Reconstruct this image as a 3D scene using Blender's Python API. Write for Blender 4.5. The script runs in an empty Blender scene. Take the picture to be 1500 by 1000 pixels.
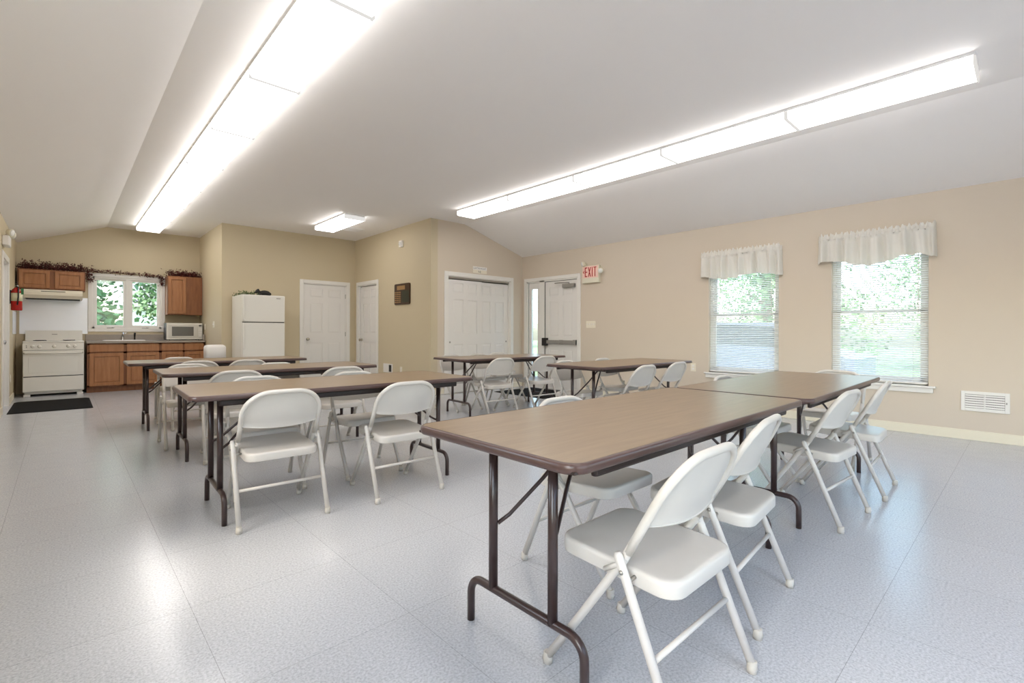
import bpy, bmesh, math, random
from mathutils import Vector, Matrix
random.seed(7)
S = bpy.context.scene
COL = S.collection
R = math.radians
PI = math.pi

# ------------------------------------------------------------------ materials
def lin(r, g, b):
    f = lambda c: (c/255/12.92) if c/255 <= .04045 else ((c/255+.055)/1.055)**2.4
    return (f(r), f(g), f(b), 1)

def mat(name, col, rough=.5, metal=0., spec=.5, noise=None, bump=0., bscale=200., coat=0.):
    m = bpy.data.materials.new(name); m.use_nodes = True
    nt = m.node_tree; b = nt.nodes['Principled BSDF']
    b.inputs['Base Color'].default_value = col
    b.inputs['Roughness'].default_value = rough
    b.inputs['Metallic'].default_value = metal
    b.inputs['Specular IOR Level'].default_value = spec
    if coat: b.inputs['Coat Weight'].default_value = coat
    tc = nt.nodes.new('ShaderNodeTexCoord')
    if noise:
        sc, amt = noise
        n = nt.nodes.new('ShaderNodeTexNoise'); n.inputs['Scale'].default_value = sc
        n.inputs['Detail'].default_value = 4
        nt.links.new(tc.outputs['Object'], n.inputs['Vector'])
        mx = nt.nodes.new('ShaderNodeMix'); mx.data_type = 'RGBA'
        mx.inputs[6].default_value = tuple(c*(1-amt) for c in col[:3])+(1,)
        mx.inputs[7].default_value = tuple(min(1, c*(1+amt)) for c in col[:3])+(1,)
        nt.links.new(n.outputs['Fac'], mx.inputs[0])
        nt.links.new(mx.outputs[2], b.inputs['Base Color'])
    if bump:
        n2 = nt.nodes.new('ShaderNodeTexNoise'); n2.inputs['Scale'].default_value = bscale
        nt.links.new(tc.outputs['Object'], n2.inputs['Vector'])
        bp = nt.nodes.new('ShaderNodeBump'); bp.inputs['Strength'].default_value = bump
        bp.inputs['Distance'].default_value = .002
        nt.links.new(n2.outputs['Fac'], bp.inputs['Height'])
        nt.links.new(bp.outputs['Normal'], b.inputs['Normal'])
    return m

def emit(name, col, st):
    m = bpy.data.materials.new(name); m.use_nodes = True
    nt = m.node_tree; nt.nodes.clear()
    o = nt.nodes.new('ShaderNodeOutputMaterial'); e = nt.nodes.new('ShaderNodeEmission')
    e.inputs[0].default_value = col; e.inputs[1].default_value = st
    nt.links.new(e.outputs[0], o.inputs[0]); return m

def wood(name, c1, c2, rough, axis_scale=(1.2, 14, 14), spec=.5, nscale=3.):
    m = mat(name, c1, rough, spec=spec); nt = m.node_tree; b = nt.nodes['Principled BSDF']
    tc = nt.nodes.new('ShaderNodeTexCoord'); mp = nt.nodes.new('ShaderNodeMapping')
    mp.inputs['Scale'].default_value = axis_scale
    n = nt.nodes.new('ShaderNodeTexNoise'); n.inputs['Scale'].default_value = nscale
    n.inputs['Detail'].default_value = 4; n.inputs['Roughness'].default_value = .55; n.inputs['Distortion'].default_value = .3
    rp = nt.nodes.new('ShaderNodeValToRGB')
    rp.color_ramp.elements[0].position = .3; rp.color_ramp.elements[0].color = c1
    rp.color_ramp.elements[1].position = .72; rp.color_ramp.elements[1].color = c2
    nt.links.new(tc.outputs['Object'], mp.inputs[0]); nt.links.new(mp.outputs[0], n.inputs['Vector'])
    nt.links.new(n.outputs['Fac'], rp.inputs[0]); nt.links.new(rp.outputs[0], b.inputs['Base Color'])
    return m

def floor_mat():
    m = mat('vinyl_tile', (.5, .5, .5, 1), .2); nt = m.node_tree; b = nt.nodes['Principled BSDF']
    tc = nt.nodes.new('ShaderNodeTexCoord')
    n = nt.nodes.new('ShaderNodeTexNoise'); n.inputs['Scale'].default_value = 120; n.inputs['Detail'].default_value = 6
    n.inputs['Roughness'].default_value = .65
    rp = nt.nodes.new('ShaderNodeValToRGB'); cr = rp.color_ramp
    cr.elements[0].position = .36; cr.elements[0].color = FLOOR[0]
    cr.elements[1].position = .66; cr.elements[1].color = FLOOR[2]
    e = cr.elements.new(.5); e.color = FLOOR[1]
    nt.links.new(tc.outputs['Object'], n.inputs['Vector']); nt.links.new(n.outputs['Fac'], rp.inputs[0])
    bk = nt.nodes.new('ShaderNodeTexBrick'); bk.offset = 0; bk.squash = 1
    bk.inputs['Scale'].default_value = 1; bk.inputs['Brick Width'].default_value = .6096; bk.inputs['Row Height'].default_value = .6096
    bk.inputs['Mortar Size'].default_value = .0011; bk.inputs['Mortar Smooth'].default_value = .3
    bk.inputs['Color1'].default_value = (1, 1, 1, 1); bk.inputs['Color2'].default_value = (.97, .97, .97, 1)
    bk.inputs['Mortar'].default_value = (.62, .61, .6, 1)
    mp = nt.nodes.new('ShaderNodeMapping'); mp.inputs['Location'].default_value = (.24, .2, 0)
    nt.links.new(tc.outputs['Object'], mp.inputs[0]); nt.links.new(mp.outputs[0], bk.inputs['Vector'])
    mu = nt.nodes.new('ShaderNodeMix'); mu.data_type = 'RGBA'; mu.blend_type = 'MULTIPLY'; mu.inputs[0].default_value = 1
    nt.links.new(rp.outputs[0], mu.inputs[6]); nt.links.new(bk.outputs['Color'], mu.inputs[7])
    nt.links.new(mu.outputs[2], b.inputs['Base Color'])
    n3 = nt.nodes.new('ShaderNodeTexNoise'); n3.inputs['Scale'].default_value = 9; n3.inputs['Detail'].default_value = 3
    nt.links.new(tc.outputs['Object'], n3.inputs['Vector'])
    mr = nt.nodes.new('ShaderNodeMapRange'); mr.inputs['To Min'].default_value = .17; mr.inputs['To Max'].default_value = .27
    nt.links.new(n3.outputs['Fac'], mr.inputs['Value']); nt.links.new(mr.outputs[0], b.inputs['Roughness'])
    bp = nt.nodes.new('ShaderNodeBump'); bp.inputs['Strength'].default_value = .06; bp.inputs['Distance'].default_value = .004
    nt.links.new(n3.outputs['Fac'], bp.inputs['Height']); nt.links.new(bp.outputs['Normal'], b.inputs['Normal'])
    return m

def glass_mat():
    m = bpy.data.materials.new('window_glass'); m.use_nodes = True
    nt = m.node_tree; nt.nodes.clear()
    o = nt.nodes.new('ShaderNodeOutputMaterial'); mx = nt.nodes.new('ShaderNodeMixShader')
    t = nt.nodes.new('ShaderNodeBsdfTransparent'); g = nt.nodes.new('ShaderNodeBsdfGlossy')
    t.inputs[0].default_value = (.93, .96, .96, 1)
    g.inputs['Roughness'].default_value = .03
    mx.inputs[0].default_value = .06
    nt.links.new(t.outputs[0], mx.inputs[1]); nt.links.new(g.outputs[0], mx.inputs[2])
    nt.links.new(mx.outputs[0], o.inputs[0]); return m

def cloth_mat(name, col, trans):
    m = bpy.data.materials.new(name); m.use_nodes = True
    nt = m.node_tree; nt.nodes.clear()
    o = nt.nodes.new('ShaderNodeOutputMaterial'); mx = nt.nodes.new('ShaderNodeMixShader'); mx.inputs[0].default_value = trans
    d = nt.nodes.new('ShaderNodeBsdfDiffuse'); t = nt.nodes.new('ShaderNodeBsdfTranslucent')
    d.inputs[0].default_value = col; t.inputs[0].default_value = col
    nt.links.new(d.outputs[0], mx.inputs[1]); nt.links.new(t.outputs[0], mx.inputs[2]); nt.links.new(mx.outputs[0], o.inputs[0])
    return m

FLOOR = [lin(166, 168, 173), lin(185, 187, 192), lin(200, 202, 207)]
M = {}
M['floor'] = floor_mat()
M['wall'] = mat('beige_wall_paint', lin(209, 196, 179), .6, noise=(3, .012), bump=.05, bscale=300)
M['wall_tan'] = mat('tan_wall_paint', lin(201, 187, 158), .6, noise=(3, .012), bump=.05, bscale=300)
M['ceil'] = mat('ceiling_paint', lin(246, 243, 241), .7, noise=(2, .01))
M['trim'] = mat('white_trim_paint', lin(232, 229, 224), .35)
M['cream'] = mat('cream_baseboard_paint', lin(231, 223, 202), .4)
M['door'] = mat('white_door_paint', lin(228, 225, 221), .35)
M['lens'] = emit('fluorescent_diffuser', (1, .962, .925, 1), 3.9)
M['lensend'] = emit('glowing_end_cap', (1, .97, .93, 1), .38)
M['housing'] = mat('white_fixture_enamel', lin(238, 238, 238), .4)
M['top'] = wood('walnut_laminate', lin(128, 107, 84), lin(144, 122, 97), .31, (1.3, 14, 14), spec=.5, nscale=3)
M['edge'] = mat('brown_vinyl_edge', lin(84, 63, 59), .3)
M['under'] = mat('dark_brown_board', lin(42, 29, 26), .5)
M['brown'] = mat('brown_enamel_steel', lin(60, 44, 42), .28, spec=.6, noise=(30, .08))
M['chair'] = mat('almond_enamel_steel', lin(206, 200, 193), .33, spec=.5, noise=(14, .03))
M['cap'] = mat('grey_plastic_cap', lin(196, 190, 180), .5)
M['rivet'] = mat('zinc_rivet', lin(170, 165, 158), .35, .8)
M['white_app'] = mat('white_appliance_enamel', lin(225, 222, 215), .25, spec=.6)
M['white_pl'] = mat('white_plastic', lin(236, 232, 228), .4)
M['ivory'] = mat('ivory_plastic', lin(232, 224, 206), .4)
M['black'] = mat('black_plastic', lin(22, 20, 19), .45)
M['rubber'] = mat('black_rubber', lin(24, 23, 21), .85, spec=.12, noise=(40, .2), bump=.4, bscale=90)
M['steel'] = mat('stainless_sheet', lin(236, 236, 244), .3, .55, noise=(2.2, .05))
M['alum'] = mat('satin_aluminium', lin(165, 162, 156), .35, .85)
M['chrome'] = mat('chrome', lin(205, 205, 205), .12, 1.)
M['brass'] = mat('satin_nickel_knob', lin(192, 186, 170), .22, .9)
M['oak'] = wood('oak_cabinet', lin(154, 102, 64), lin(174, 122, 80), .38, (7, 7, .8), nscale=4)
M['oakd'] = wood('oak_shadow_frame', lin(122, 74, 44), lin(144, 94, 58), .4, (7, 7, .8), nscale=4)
M['counter'] = mat('grey_laminate_counter', lin(158, 148, 138), .35, noise=(90, .12))
M['red'] = mat('red_extinguisher_paint', lin(176, 22, 20), .25, spec=.6)
M['label'] = mat('cream_label', lin(226, 222, 190), .5)
M['green'] = mat('green_card', lin(46, 120, 72), .6)
M['dgrey'] = mat('dark_gap', lin(48, 46, 44), .7)
M['mwglass'] = mat('grey_oven_glass', lin(96, 90, 88), .15, spec=.6)
M['mwface'] = mat('silver_white_face', lin(206, 203, 196), .35)
M['plaque'] = wood('dark_walnut_plaque', lin(46, 28, 18), lin(74, 44, 26), .3, (6, 6, 1.2))
M['plgold'] = mat('brass_plate', lin(172, 136, 92), .35, .5)
M['plgreen'] = mat('dark_green_panel', lin(46, 50, 36), .3)
M['exitred'] = emit('exit_letter_red', lin(200, 62, 58), .3)
M['exitface'] = mat('exit_face', lin(238, 205, 192), .5)
M['exitbody'] = mat('exit_body', lin(226, 220, 200), .45)
M['lampglass'] = mat('lamp_lens', lin(235, 235, 232), .1, spec=.8)
M['ink'] = mat('dark_ink', lin(70, 70, 70), .6)
M['glass'] = glass_mat()
M['blind'] = cloth_mat('blind_slat', lin(240, 241, 240), .45)
M['valance'] = cloth_mat('valance_cotton', lin(236, 233, 226), .15)
M['berry'] = mat('dark_red_berry', lin(84, 24, 22), .5, noise=(40, .4))
M['leafred'] = mat('dark_red_leaf', lin(72, 28, 22), .6, noise=(20, .4))
M['twig'] = mat('brown_twig', lin(64, 44, 34), .8)
M['ivy'] = mat('ivy_leaf', lin(96, 112, 70), .6, noise=(30, .35))
M['fur'] = mat('black_figurine', lin(14, 13, 12), .6)
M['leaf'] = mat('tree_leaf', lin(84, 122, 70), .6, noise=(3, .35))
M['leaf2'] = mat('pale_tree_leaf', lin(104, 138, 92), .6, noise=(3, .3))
M['bark'] = mat('bark', lin(96, 82, 68), .9, noise=(8, .3))
M['grass'] = mat('lawn', lin(92, 116, 72), .9, noise=(2, .25))
M['pave'] = mat('pale_pavement', lin(140, 142, 146), .9, noise=(1, .08))
M['car'] = mat('blue_grey_car_paint', lin(112, 124, 142), .25, spec=.6)
M['carglass'] = mat('car_glass', lin(52, 60, 68), .08, spec=.7)
M['tyre'] = mat('tyre', lin(28, 28, 28), .8)
M['siding'] = mat('pale_siding', lin(214, 214, 212), .7, noise=(4, .04))
M['roof'] = mat('grey_shingle', lin(110, 108, 108), .9, noise=(12, .2))

# ------------------------------------------------------------------ mesh helpers
class MB:
    def __init__(s): s.bm = bmesh.new()
    def _tag(s, faces, smooth):
        for f in faces: f.smooth = smooth
    def box(s, x0, x1, y0, y1, z0, z1, bev=0., seg=2):
        b = s.bm; n = len(b.verts)
        vs = [b.verts.new((x, y, z)) for x in (x0, x1) for y in (y0, y1) for z in (z0, z1)]
        fs = []
        for q in ((0, 1, 3, 2), (4, 6, 7, 5), (0, 4, 5, 1), (2, 3, 7, 6), (0, 2, 6, 4), (1, 5, 7, 3)):
            fs.append(b.faces.new([vs[i] for i in q]))
        if bev:
            es = list({e for f in fs for e in f.edges})
            r = bmesh.ops.bevel(b, geom=es, offset=bev, segments=seg, profile=.6, affect='EDGES', clamp_overlap=True)
            for f in r['faces']: f.smooth = True
        return s
    def tube(s, pts, r, seg=10, cap=True, closed=False):
        b = s.bm; pts = [Vector(p) for p in pts]; n = len(pts)
        rs = r if isinstance(r, (list, tuple)) else [r]*n
        rings = []; up = None
        for i in range(n):
            if closed: t = (pts[(i+1) % n]-pts[i-1])
            else: t = pts[min(i+1, n-1)]-pts[max(i-1, 0)]
            t.normalize()
            if up is None:
                a = Vector((0, 0, 1)) if abs(t.z) < .9 else Vector((1, 0, 0))
                up = t.cross(a).normalized()
            else:
                up = (up-t*up.dot(t)).normalized()
            v = t.cross(up)
            rings.append([b.verts.new(pts[i]+(up*math.cos(2*PI*k/seg)+v*math.sin(2*PI*k/seg))*rs[i]) for k in range(seg)])
        m = n if closed else n-1
        for i in range(m):
            A, B = rings[i], rings[(i+1) % n]
            for k in range(seg):
                f = b.faces.new((A[k], A[(k+1) % seg], B[(k+1) % seg], B[k])); f.smooth = True
        if cap and not closed:
            b.faces.new(rings[0][::-1]); b.faces.new(rings[-1])
        return s
    def lathe(s, prof, c=(0, 0, 0), axis='z', seg=24):
        b = s.bm; c = Vector(c); rings = []
        for (r, h) in prof:
            ring = []
            for k in range(seg):
                a = 2*PI*k/seg; x, y = r*math.cos(a), r*math.sin(a)
                p = {'z': (x, y, h), 'x': (h, x, y), 'y': (x, h, y)}[axis]
                ring.append(b.verts.new(c+Vector(p)))
            rings.append(ring)
        for i in range(len(rings)-1):
            for k in range(seg):
                f = b.faces.new((rings[i][k], rings[i][(k+1) % seg], rings[i+1][(k+1) % seg], rings[i+1][k])); f.smooth = True
        b.faces.new(rings[0][::-1]); b.faces.new(rings[-1])
        return s
    def prism(s, poly, axis, a0, a1):
        """poly of 2D points extruded along axis ('x': (y,z), 'y': (x,z), 'z': (x,y))"""
        b = s.bm
        P = {'x': lambda p, a: (a, p[0], p[1]), 'y': lambda p, a: (p[0], a, p[1]), 'z': lambda p, a: (p[0], p[1], a)}[axis]
        A = [b.verts.new(P(p, a0)) for p in poly]; B = [b.verts.new(P(p, a1)) for p in poly]
        n = len(poly)
        b.faces.new(A[::-1]); b.faces.new(B)
        for i in range(n): b.faces.new((A[i], A[(i+1) % n], B[(i+1) % n], B[i]))
        return s
    def quad(s, *ps):
        s.bm.faces.new([s.bm.verts.new(p) for p in ps]); return s
    def grid(s, P, nu, nv, smooth=True):
        V = [[s.bm.verts.new(P(i/nu, j/nv)) for j in range(nv+1)] for i in range(nu+1)]
        for i in range(nu):
            for j in range(nv):
                f = s.bm.faces.new((V[i][j], V[i+1][j], V[i+1][j+1], V[i][j+1])); f.smooth = smooth
        return s
    def sphere(s, c, r, sc=(1, 1, 1), u=12, v=8):
        mtx = Matrix.Translation(c) @ Matrix.Diagonal((r*sc[0], r*sc[1], r*sc[2], 1))
        q = bmesh.ops.create_uvsphere(s.bm, u_segments=u, v_segments=v, radius=1, matrix=mtx)
        for vt in q['verts']:
            for f in vt.link_faces: f.smooth = True
        return s
    def xform(s, m):
        bmesh.ops.transform(s.bm, matrix=m, verts=s.bm.verts); return s
    def build(s, name, m, parent=None, loc=None, rot=None):
        bmesh.ops.recalc_face_normals(s.bm, faces=s.bm.faces)
        me = bpy.data.meshes.new(name); s.bm.to_mesh(me); s.bm.free()
        me.materials.append(M[m] if isinstance(m, str) else m)
        o = bpy.data.objects.new(name, me); COL.objects.link(o)
        if parent: o.parent = parent
        if loc: o.location = loc
        if rot: o.rotation_euler = rot
        return o

def rrect(w, d, r, n=6, cx=0, cy=0):
    out = []
    for (sx, sy, a0) in ((1, 1, 0), (-1, 1, 90), (-1, -1, 180), (1, -1, 270)):
        for k in range(n+1):
            a = R(a0+90*k/n)
            out.append((cx+sx*(w/2-r)+r*math.cos(a), cy+sy*(d/2-r)+r*math.sin(a)))
    return out

def slab(mb, outline_fn, layers):
    """stacked outlines: layers = [(inset, z)...]; closed solid"""
    rings = [[mb.bm.verts.new((x, y, z)) for x, y in outline_fn(i)] for i, z in layers]
    n = len(rings[0])
    for a in range(len(rings)-1):
        for k in range(n):
            f = mb.bm.faces.new((rings[a][k], rings[a][(k+1) % n], rings[a+1][(k+1) % n], rings[a+1][k])); f.smooth = True
    mb.bm.faces.new(rings[0][::-1]); mb.bm.faces.new(rings[-1])
    return mb

def tag(o, label, cat, group=None):
    o['label'] = label; o['category'] = cat
    if group: o['group'] = group
    return o
def thing(name, label, cat, loc=(0, 0, 0), rz=0., group=None):
    o = bpy.data.objects.new(name, None); COL.objects.link(o)
    o.empty_display_size = .1
    o.location = loc; o.rotation_euler = (0, 0, rz)
    return tag(o, label, cat, group)
def struct(o): o['kind'] = 'structure'; return o
def sempty(name, loc=(0, 0, 0), rz=0.):
    o = bpy.data.objects.new(name, None); COL.objects.link(o); o.location = loc; o.rotation_euler = (0, 0, rz)
    o.empty_display_size = .1
    return struct(o)
def dup(root, loc, rz, label, group=None, scale=None):
    r = root.copy(); COL.objects.link(r); r.location = loc; r.rotation_euler = (0, 0, rz)
    r['label'] = label
    if group: r['group'] = group
    if scale: r.scale = scale
    def rec(a, b):
        for ch in list(a.children):
            c = ch.copy(); COL.objects.link(c); c.parent = b; rec(ch, c)
    rec(root, r); return r

# ------------------------------------------------------------------ room dimensions
XL, XR = -.58, 6.75
YF, YK = -1.7, 11.75           # behind the camera, kitchen wall
XA, YFR = 2.08, 9.85           # alcove side wall, fridge wall
XO, YC = 4.58, 6.95            # side wall with plaque, closet wall
ZE, ZC = 2.58, 3.02
CL, CR = .60, 5.30             # ceiling creases
T = .14

def holes_wall(mb, axis, a0, a1, t0, t1, z0, z1, holes):
    us = sorted({a0, a1, *[h[0] for h in holes], *[h[1] for h in holes]})
    zs = sorted({z0, z1, *[h[2] for h in holes], *[h[3] for h in holes]})
    for i in range(len(us)-1):
        run = None
        for j in range(len(zs)-1):
            uc, zc = (us[i]+us[i+1])/2, (zs[j]+zs[j+1])/2
            hole = any(h[0] < uc < h[1] and h[2] < zc < h[3] for h in holes)
            if not hole:
                if run is None: run = [zs[j], zs[j+1]]
                else: run[1] = zs[j+1]
            if hole or j == len(zs)-2:
                if run:
                    if axis == 'x': mb.box(us[i], us[i+1], t0, t1, run[0], run[1])
                    else: mb.box(t0, t1, us[i], us[i+1], run[0], run[1])
                run = None

struct(MB().box(XL-T, XR+T, YF-T, YK+T, -.1, 0).build('floor', 'floor'))
mb = MB()
mb.prism([(XL-T, ZE-.05), (XL, ZE), (CL, ZC), (CR, ZC), (XR, ZE), (XR+T, ZE-.05), (XR+T, ZE+.2), (CR, ZC+.2), (CL, ZC+.2), (XL-T, ZE+.2)], 'y', YF-T, YK+T)
struct(mb.build('ceiling', 'ceil'))
struct(MB().box(XL-.8, XL-T-.001, YF-.8, YK+.8, ZE-.02, ZE+.1).build('added_eave_left', 'trim'))  # unseen overhang added to keep sun patches out of the room
struct(MB().box(XR+T+.001, XR+.8, YF-.8, YK+.8, ZE-.02, ZE+.1).build('added_eave_right', 'trim'))  # unseen overhang added along with the left one to block sun

W1 = (2.21, 3.13, .52, 2.05); W2 = (.74, 1.63, .52, 2.05)
EX = (5.52, 6.82, 0, 2.07)
mb = MB(); holes_wall(mb, 'y', YF, YK+T, XR, XR+T, 0, ZE, [W1, W2, EX]); struct(mb.build('wall_right', 'wall'))
WL = (-1.0, .9, .9, 2.0)       # unused opening for an added front wall window
LW_ADDED = [(-.8, .6, .6, 2.05), (2.0, 2.9, .95, 2.05)]  # unseen left wall openings added as daylight fill
LD = (9.15, 10.02, 0, 2.05)
mb = MB(); holes_wall(mb, 'y', YF, YK, XL-T, XL, 0, ZE, [LD]+LW_ADDED); struct(mb.build('wall_left', 'wall_tan'))
WK = (.40, 1.43, 1.13, 2.09)
mb = MB(); holes_wall(mb, 'x', XL, XA, YK, YK+T, 0, ZE, [WK]); mb.prism([(XL, ZE), (XR, ZE), (CR, ZC), (CL, ZC)], 'y', YK, YK+T); mb.box(XA, XR, YK, YK+T, 0, ZE)
struct(mb.build('wall_back', 'wall_tan'))
struct(MB().box(XA, XA+T, YFR+T, YK+T, 0, ZC).build('wall_alcove', 'wall_tan'))
D1 = (3.50, 4.39, 0, 2.05)
mb = MB(); holes_wall(mb, 'x', XA, XO, YFR, YFR+T, 0, ZC, [D1]); struct(mb.build('wall_fridge', 'wall_tan'))
D2 = (8.87, 9.69, 0, 2.05)
mb = MB(); holes_wall(mb, 'y', YC, YFR+T, XO, XO+T, 0, ZC, [D2]); struct(mb.build('wall_side', 'wall_tan'))
D3 = (4.93, 6.42, 0, 2.07)
mb = MB(); holes_wall(mb, 'x', XO+T, XR, YC, YC+T, 0, ZE, [D3]); mb.prism([(XO+T, ZE), (XR, ZE), (CR, ZC), (XO+T, ZC)], 'y', YC, YC+T)
struct(mb.build('wall_closet', 'wall'))
FW_ADDED = [(.2, 2.2, .5, 2.1), (3.2, 5.2, .5, 2.1)]  # unseen front openings added as daylight fill
mb = MB(); holes_wall(mb, 'x', XL-T, XR+T, YF-T, YF, 0, ZE, FW_ADDED); mb.prism([(XL, ZE), (XR, ZE), (CR, ZC), (CL, ZC)], 'y', YF-T, YF)
struct(mb.build('wall_front', 'wall'))

# baseboards
def base(name, x0, x1, y0, y1, m='cream', h=.1): struct(MB().box(x0, x1, y0, y1, 0, h, .004).build(name, m))
base('baseboard_right', XR-.015, XR, YF, 5.45)
base('baseboard_closet_left', XO, 4.85, YC-.015, YC); base('baseboard_closet_right', 6.5, XR-.015, YC-.015, YC)
base('baseboard_side', XO-.015, XO, YC-.015, 8.79)
base('baseboard_fridge', XA, 3.42, YFR-.015, YFR)
base('baseboard_alcove', XA-.015, XA, YFR-.015, 11.14)
base('baseboard_left_near', XL, XL+.015, YF, 9.07); base('baseboard_left_far', XL, XL+.015, 10.1, YK-.7)

# ------------------------------------------------------------------ windows
def casing(mb, u0, u1, z0, z1, w, d, axis, plane, sgn, bottom=True):
    """flat casing round an opening, standing d proud of plane towards sgn"""
    a, b = sorted((plane, plane+sgn*d))
    def bx(p0, p1, q0, q1):
        if axis == 'y': mb.box(a, b, p0, p1, q0, q1, .004)
        else: mb.box(p0, p1, a, b, q0, q1, .004)
    bx(u0-w, u0, z0, z1+w); bx(u1, u1+w, z0, z1+w); bx(u0, u1, z1, z1+w)
    if bottom: bx(u0-w, u1+w, z0-w, z0)

def double_hung(name, w):
    y0, y1, z0, z1 = w
    root = sempty(name, (XR, (y0+y1)/2, z0))
    ox, oy, oz = XR, (y0+y1)/2, z0
    loc = lambda mb: mb.xform(Matrix.Translation((-ox, -oy, -oz)))
    f = MB(); t = .035
    f.box(XR+.06, XR+.13, y0, y0+t, z0, z1); f.box(XR+.06, XR+.13, y1-t, y1, z0, z1)
    f.box(XR+.06, XR+.13, y0, y1, z1-t, z1); f.box(XR+.06, XR+.13, y0, y1, z0, z0+t)
    loc(f).build('window_frame', 'trim', root)
    zm = 1.33
    for nm, za, zb, xo in (('upper_sash', zm-.02, z1-t, .095), ('lower_sash', z0+t, zm+.02, .068)):
        s = MB(); a, b = y0+t, y1-t; r = .042
        s.box(XR+xo, XR+xo+.025, a, a+r, za, zb, .004); s.box(XR+xo, XR+xo+.025, b-r, b, za, zb, .004)
        s.box(XR+xo, XR+xo+.025, a, b, za, za+r, .004); s.box(XR+xo, XR+xo+.025, a, b, zb-r, zb, .004)
        so = loc(s).build(nm, 'trim', root)
        loc(MB().box(XR+xo+.01, XR+xo+.014, a+r, b-r, za+r, zb-r)).build('pane', 'glass', so)
    s = MB(); s.box(XR-.035, XR+.06, y0-.06, y1+.06, z0-.022, z0, .006); s.box(XR-.018, XR, y0-.04, y1+.04, z0-.075, z0-.022, .004)
    loc(s).build('window_sill', 'trim', root)
double_hung('window_1', W1); double_hung('window_2', W2)

def blind(w, label):
    y0, y1, z0, z1 = w
    root = thing('mini_blind', label, 'blind', (XR+.03, (y0+y1)/2, z0), 0, 'mini blinds in the right wall windows')
    hw = (y1-y0)/2-.008; H = z1-z0
    MB().box(-.014, .014, -hw, hw, H-.03, H-.002, .003).build('headrail', 'white_pl', root)
    s = MB(); n = int((H-.07)/.0245)
    tl = R(38)
    for i in range(n):
        z = .035+i*.0245; c, q = math.cos(tl)*.0125, math.sin(tl)*.0125
        pts = []
        for k in range(4):
            u = -1+2*k/3; crown = .0022*(1-u*u)
            pts.append((u*c, z+u*q+crown))
        A = [s.bm.verts.new((p[0], -hw, p[1])) for p in pts]; B = [s.bm.verts.new((p[0], hw, p[1])) for p in pts]
        for k in range(3): s.bm.faces.new((A[k], A[k+1], B[k+1], B[k])).smooth = True
    s.build('slats', 'blind', root)
    MB().box(-.012, .012, -hw, hw, .012, .026, .003).build('bottom_rail', 'white_pl', root)
    c = MB()
    for yy in (-hw*.72, 0, hw*.72): c.tube([(-.0135, yy, .02), (-.0135, yy, H-.02)], .0009, 5)
    c.build('ladder_cord', 'white_pl', root)
    MB().tube([(-.022, -hw*.82, H-.03), (-.026, -hw*.82, H-.75)], .0035, 6).build('tilt_wand', 'white_pl', root)
blind(W1, 'white mini blind in the window nearer the exit door')
blind(W2, 'white mini blind in the window nearer the wall vent, closest to the camera')

def valance(y0, y1, zt, label, seed, drop):
    rnd = random.Random(seed)
    root = thing('valance', label, 'curtain', (XR, (y0+y1)/2, zt-.4), 0, 'gathered valances over the right wall windows')
    hw = (y1-y0)/2
    ph = [rnd.uniform(0, 6) for _ in range(6)]
    def P(u, v):
        y = -hw+2*hw*u
        flare = 1+.05*max(0, v-.1)*math.copysign(1, y)*0
        hem = .40+drop*(-.5+math.cos(2*PI*u*1.45+ph[5])*.5)+.006*math.sin(u*40)
        z = .40-hem*v
        amp = .008+.022*min(1, v*2.2)
        f = amp*(math.sin(u*2*PI*8.5+ph[0])+.55*math.sin(u*2*PI*14+ph[1]+1.2*v)+.4*math.sin(u*2*PI*4.3+ph[2]))
        if v < .22: f = f*.6+.009*math.sin(u*2*PI*33+ph[3])
        if v < .16: z += .014*math.sin(u*2*PI*21+ph[4])+.010*math.sin(u*2*PI*37+ph[1])
        ret = min(1, (min(u, 1-u))/.025)
        bulge = .012 if .13 < v < .22 else 0
        x = -.075*ret**.5-f*min(1, ret+.2)-bulge
        return (min(x, -.004), y*(1+.02*v), z)
    MB().grid(P, 130, 26).build('cloth', 'valance', root)
    MB().tube([(-.004, -hw+.012, .345), (-.055, -hw+.012, .345), (-.066, -hw+.03, .345), (-.066, hw-.03, .345), (-.055, hw-.012, .345), (-.004, hw-.012, .345)], .006, 8).build('curtain_rod', 'white_pl', root)
valance(2.17, 3.23, 2.22, 'short pale valance over the left window, nearer the exit sign', 3, .05)
valance(.68, 1.76, 2.25, 'wider-looking pale valance over the right window, nearer the wall vent', 8, .08)

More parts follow.
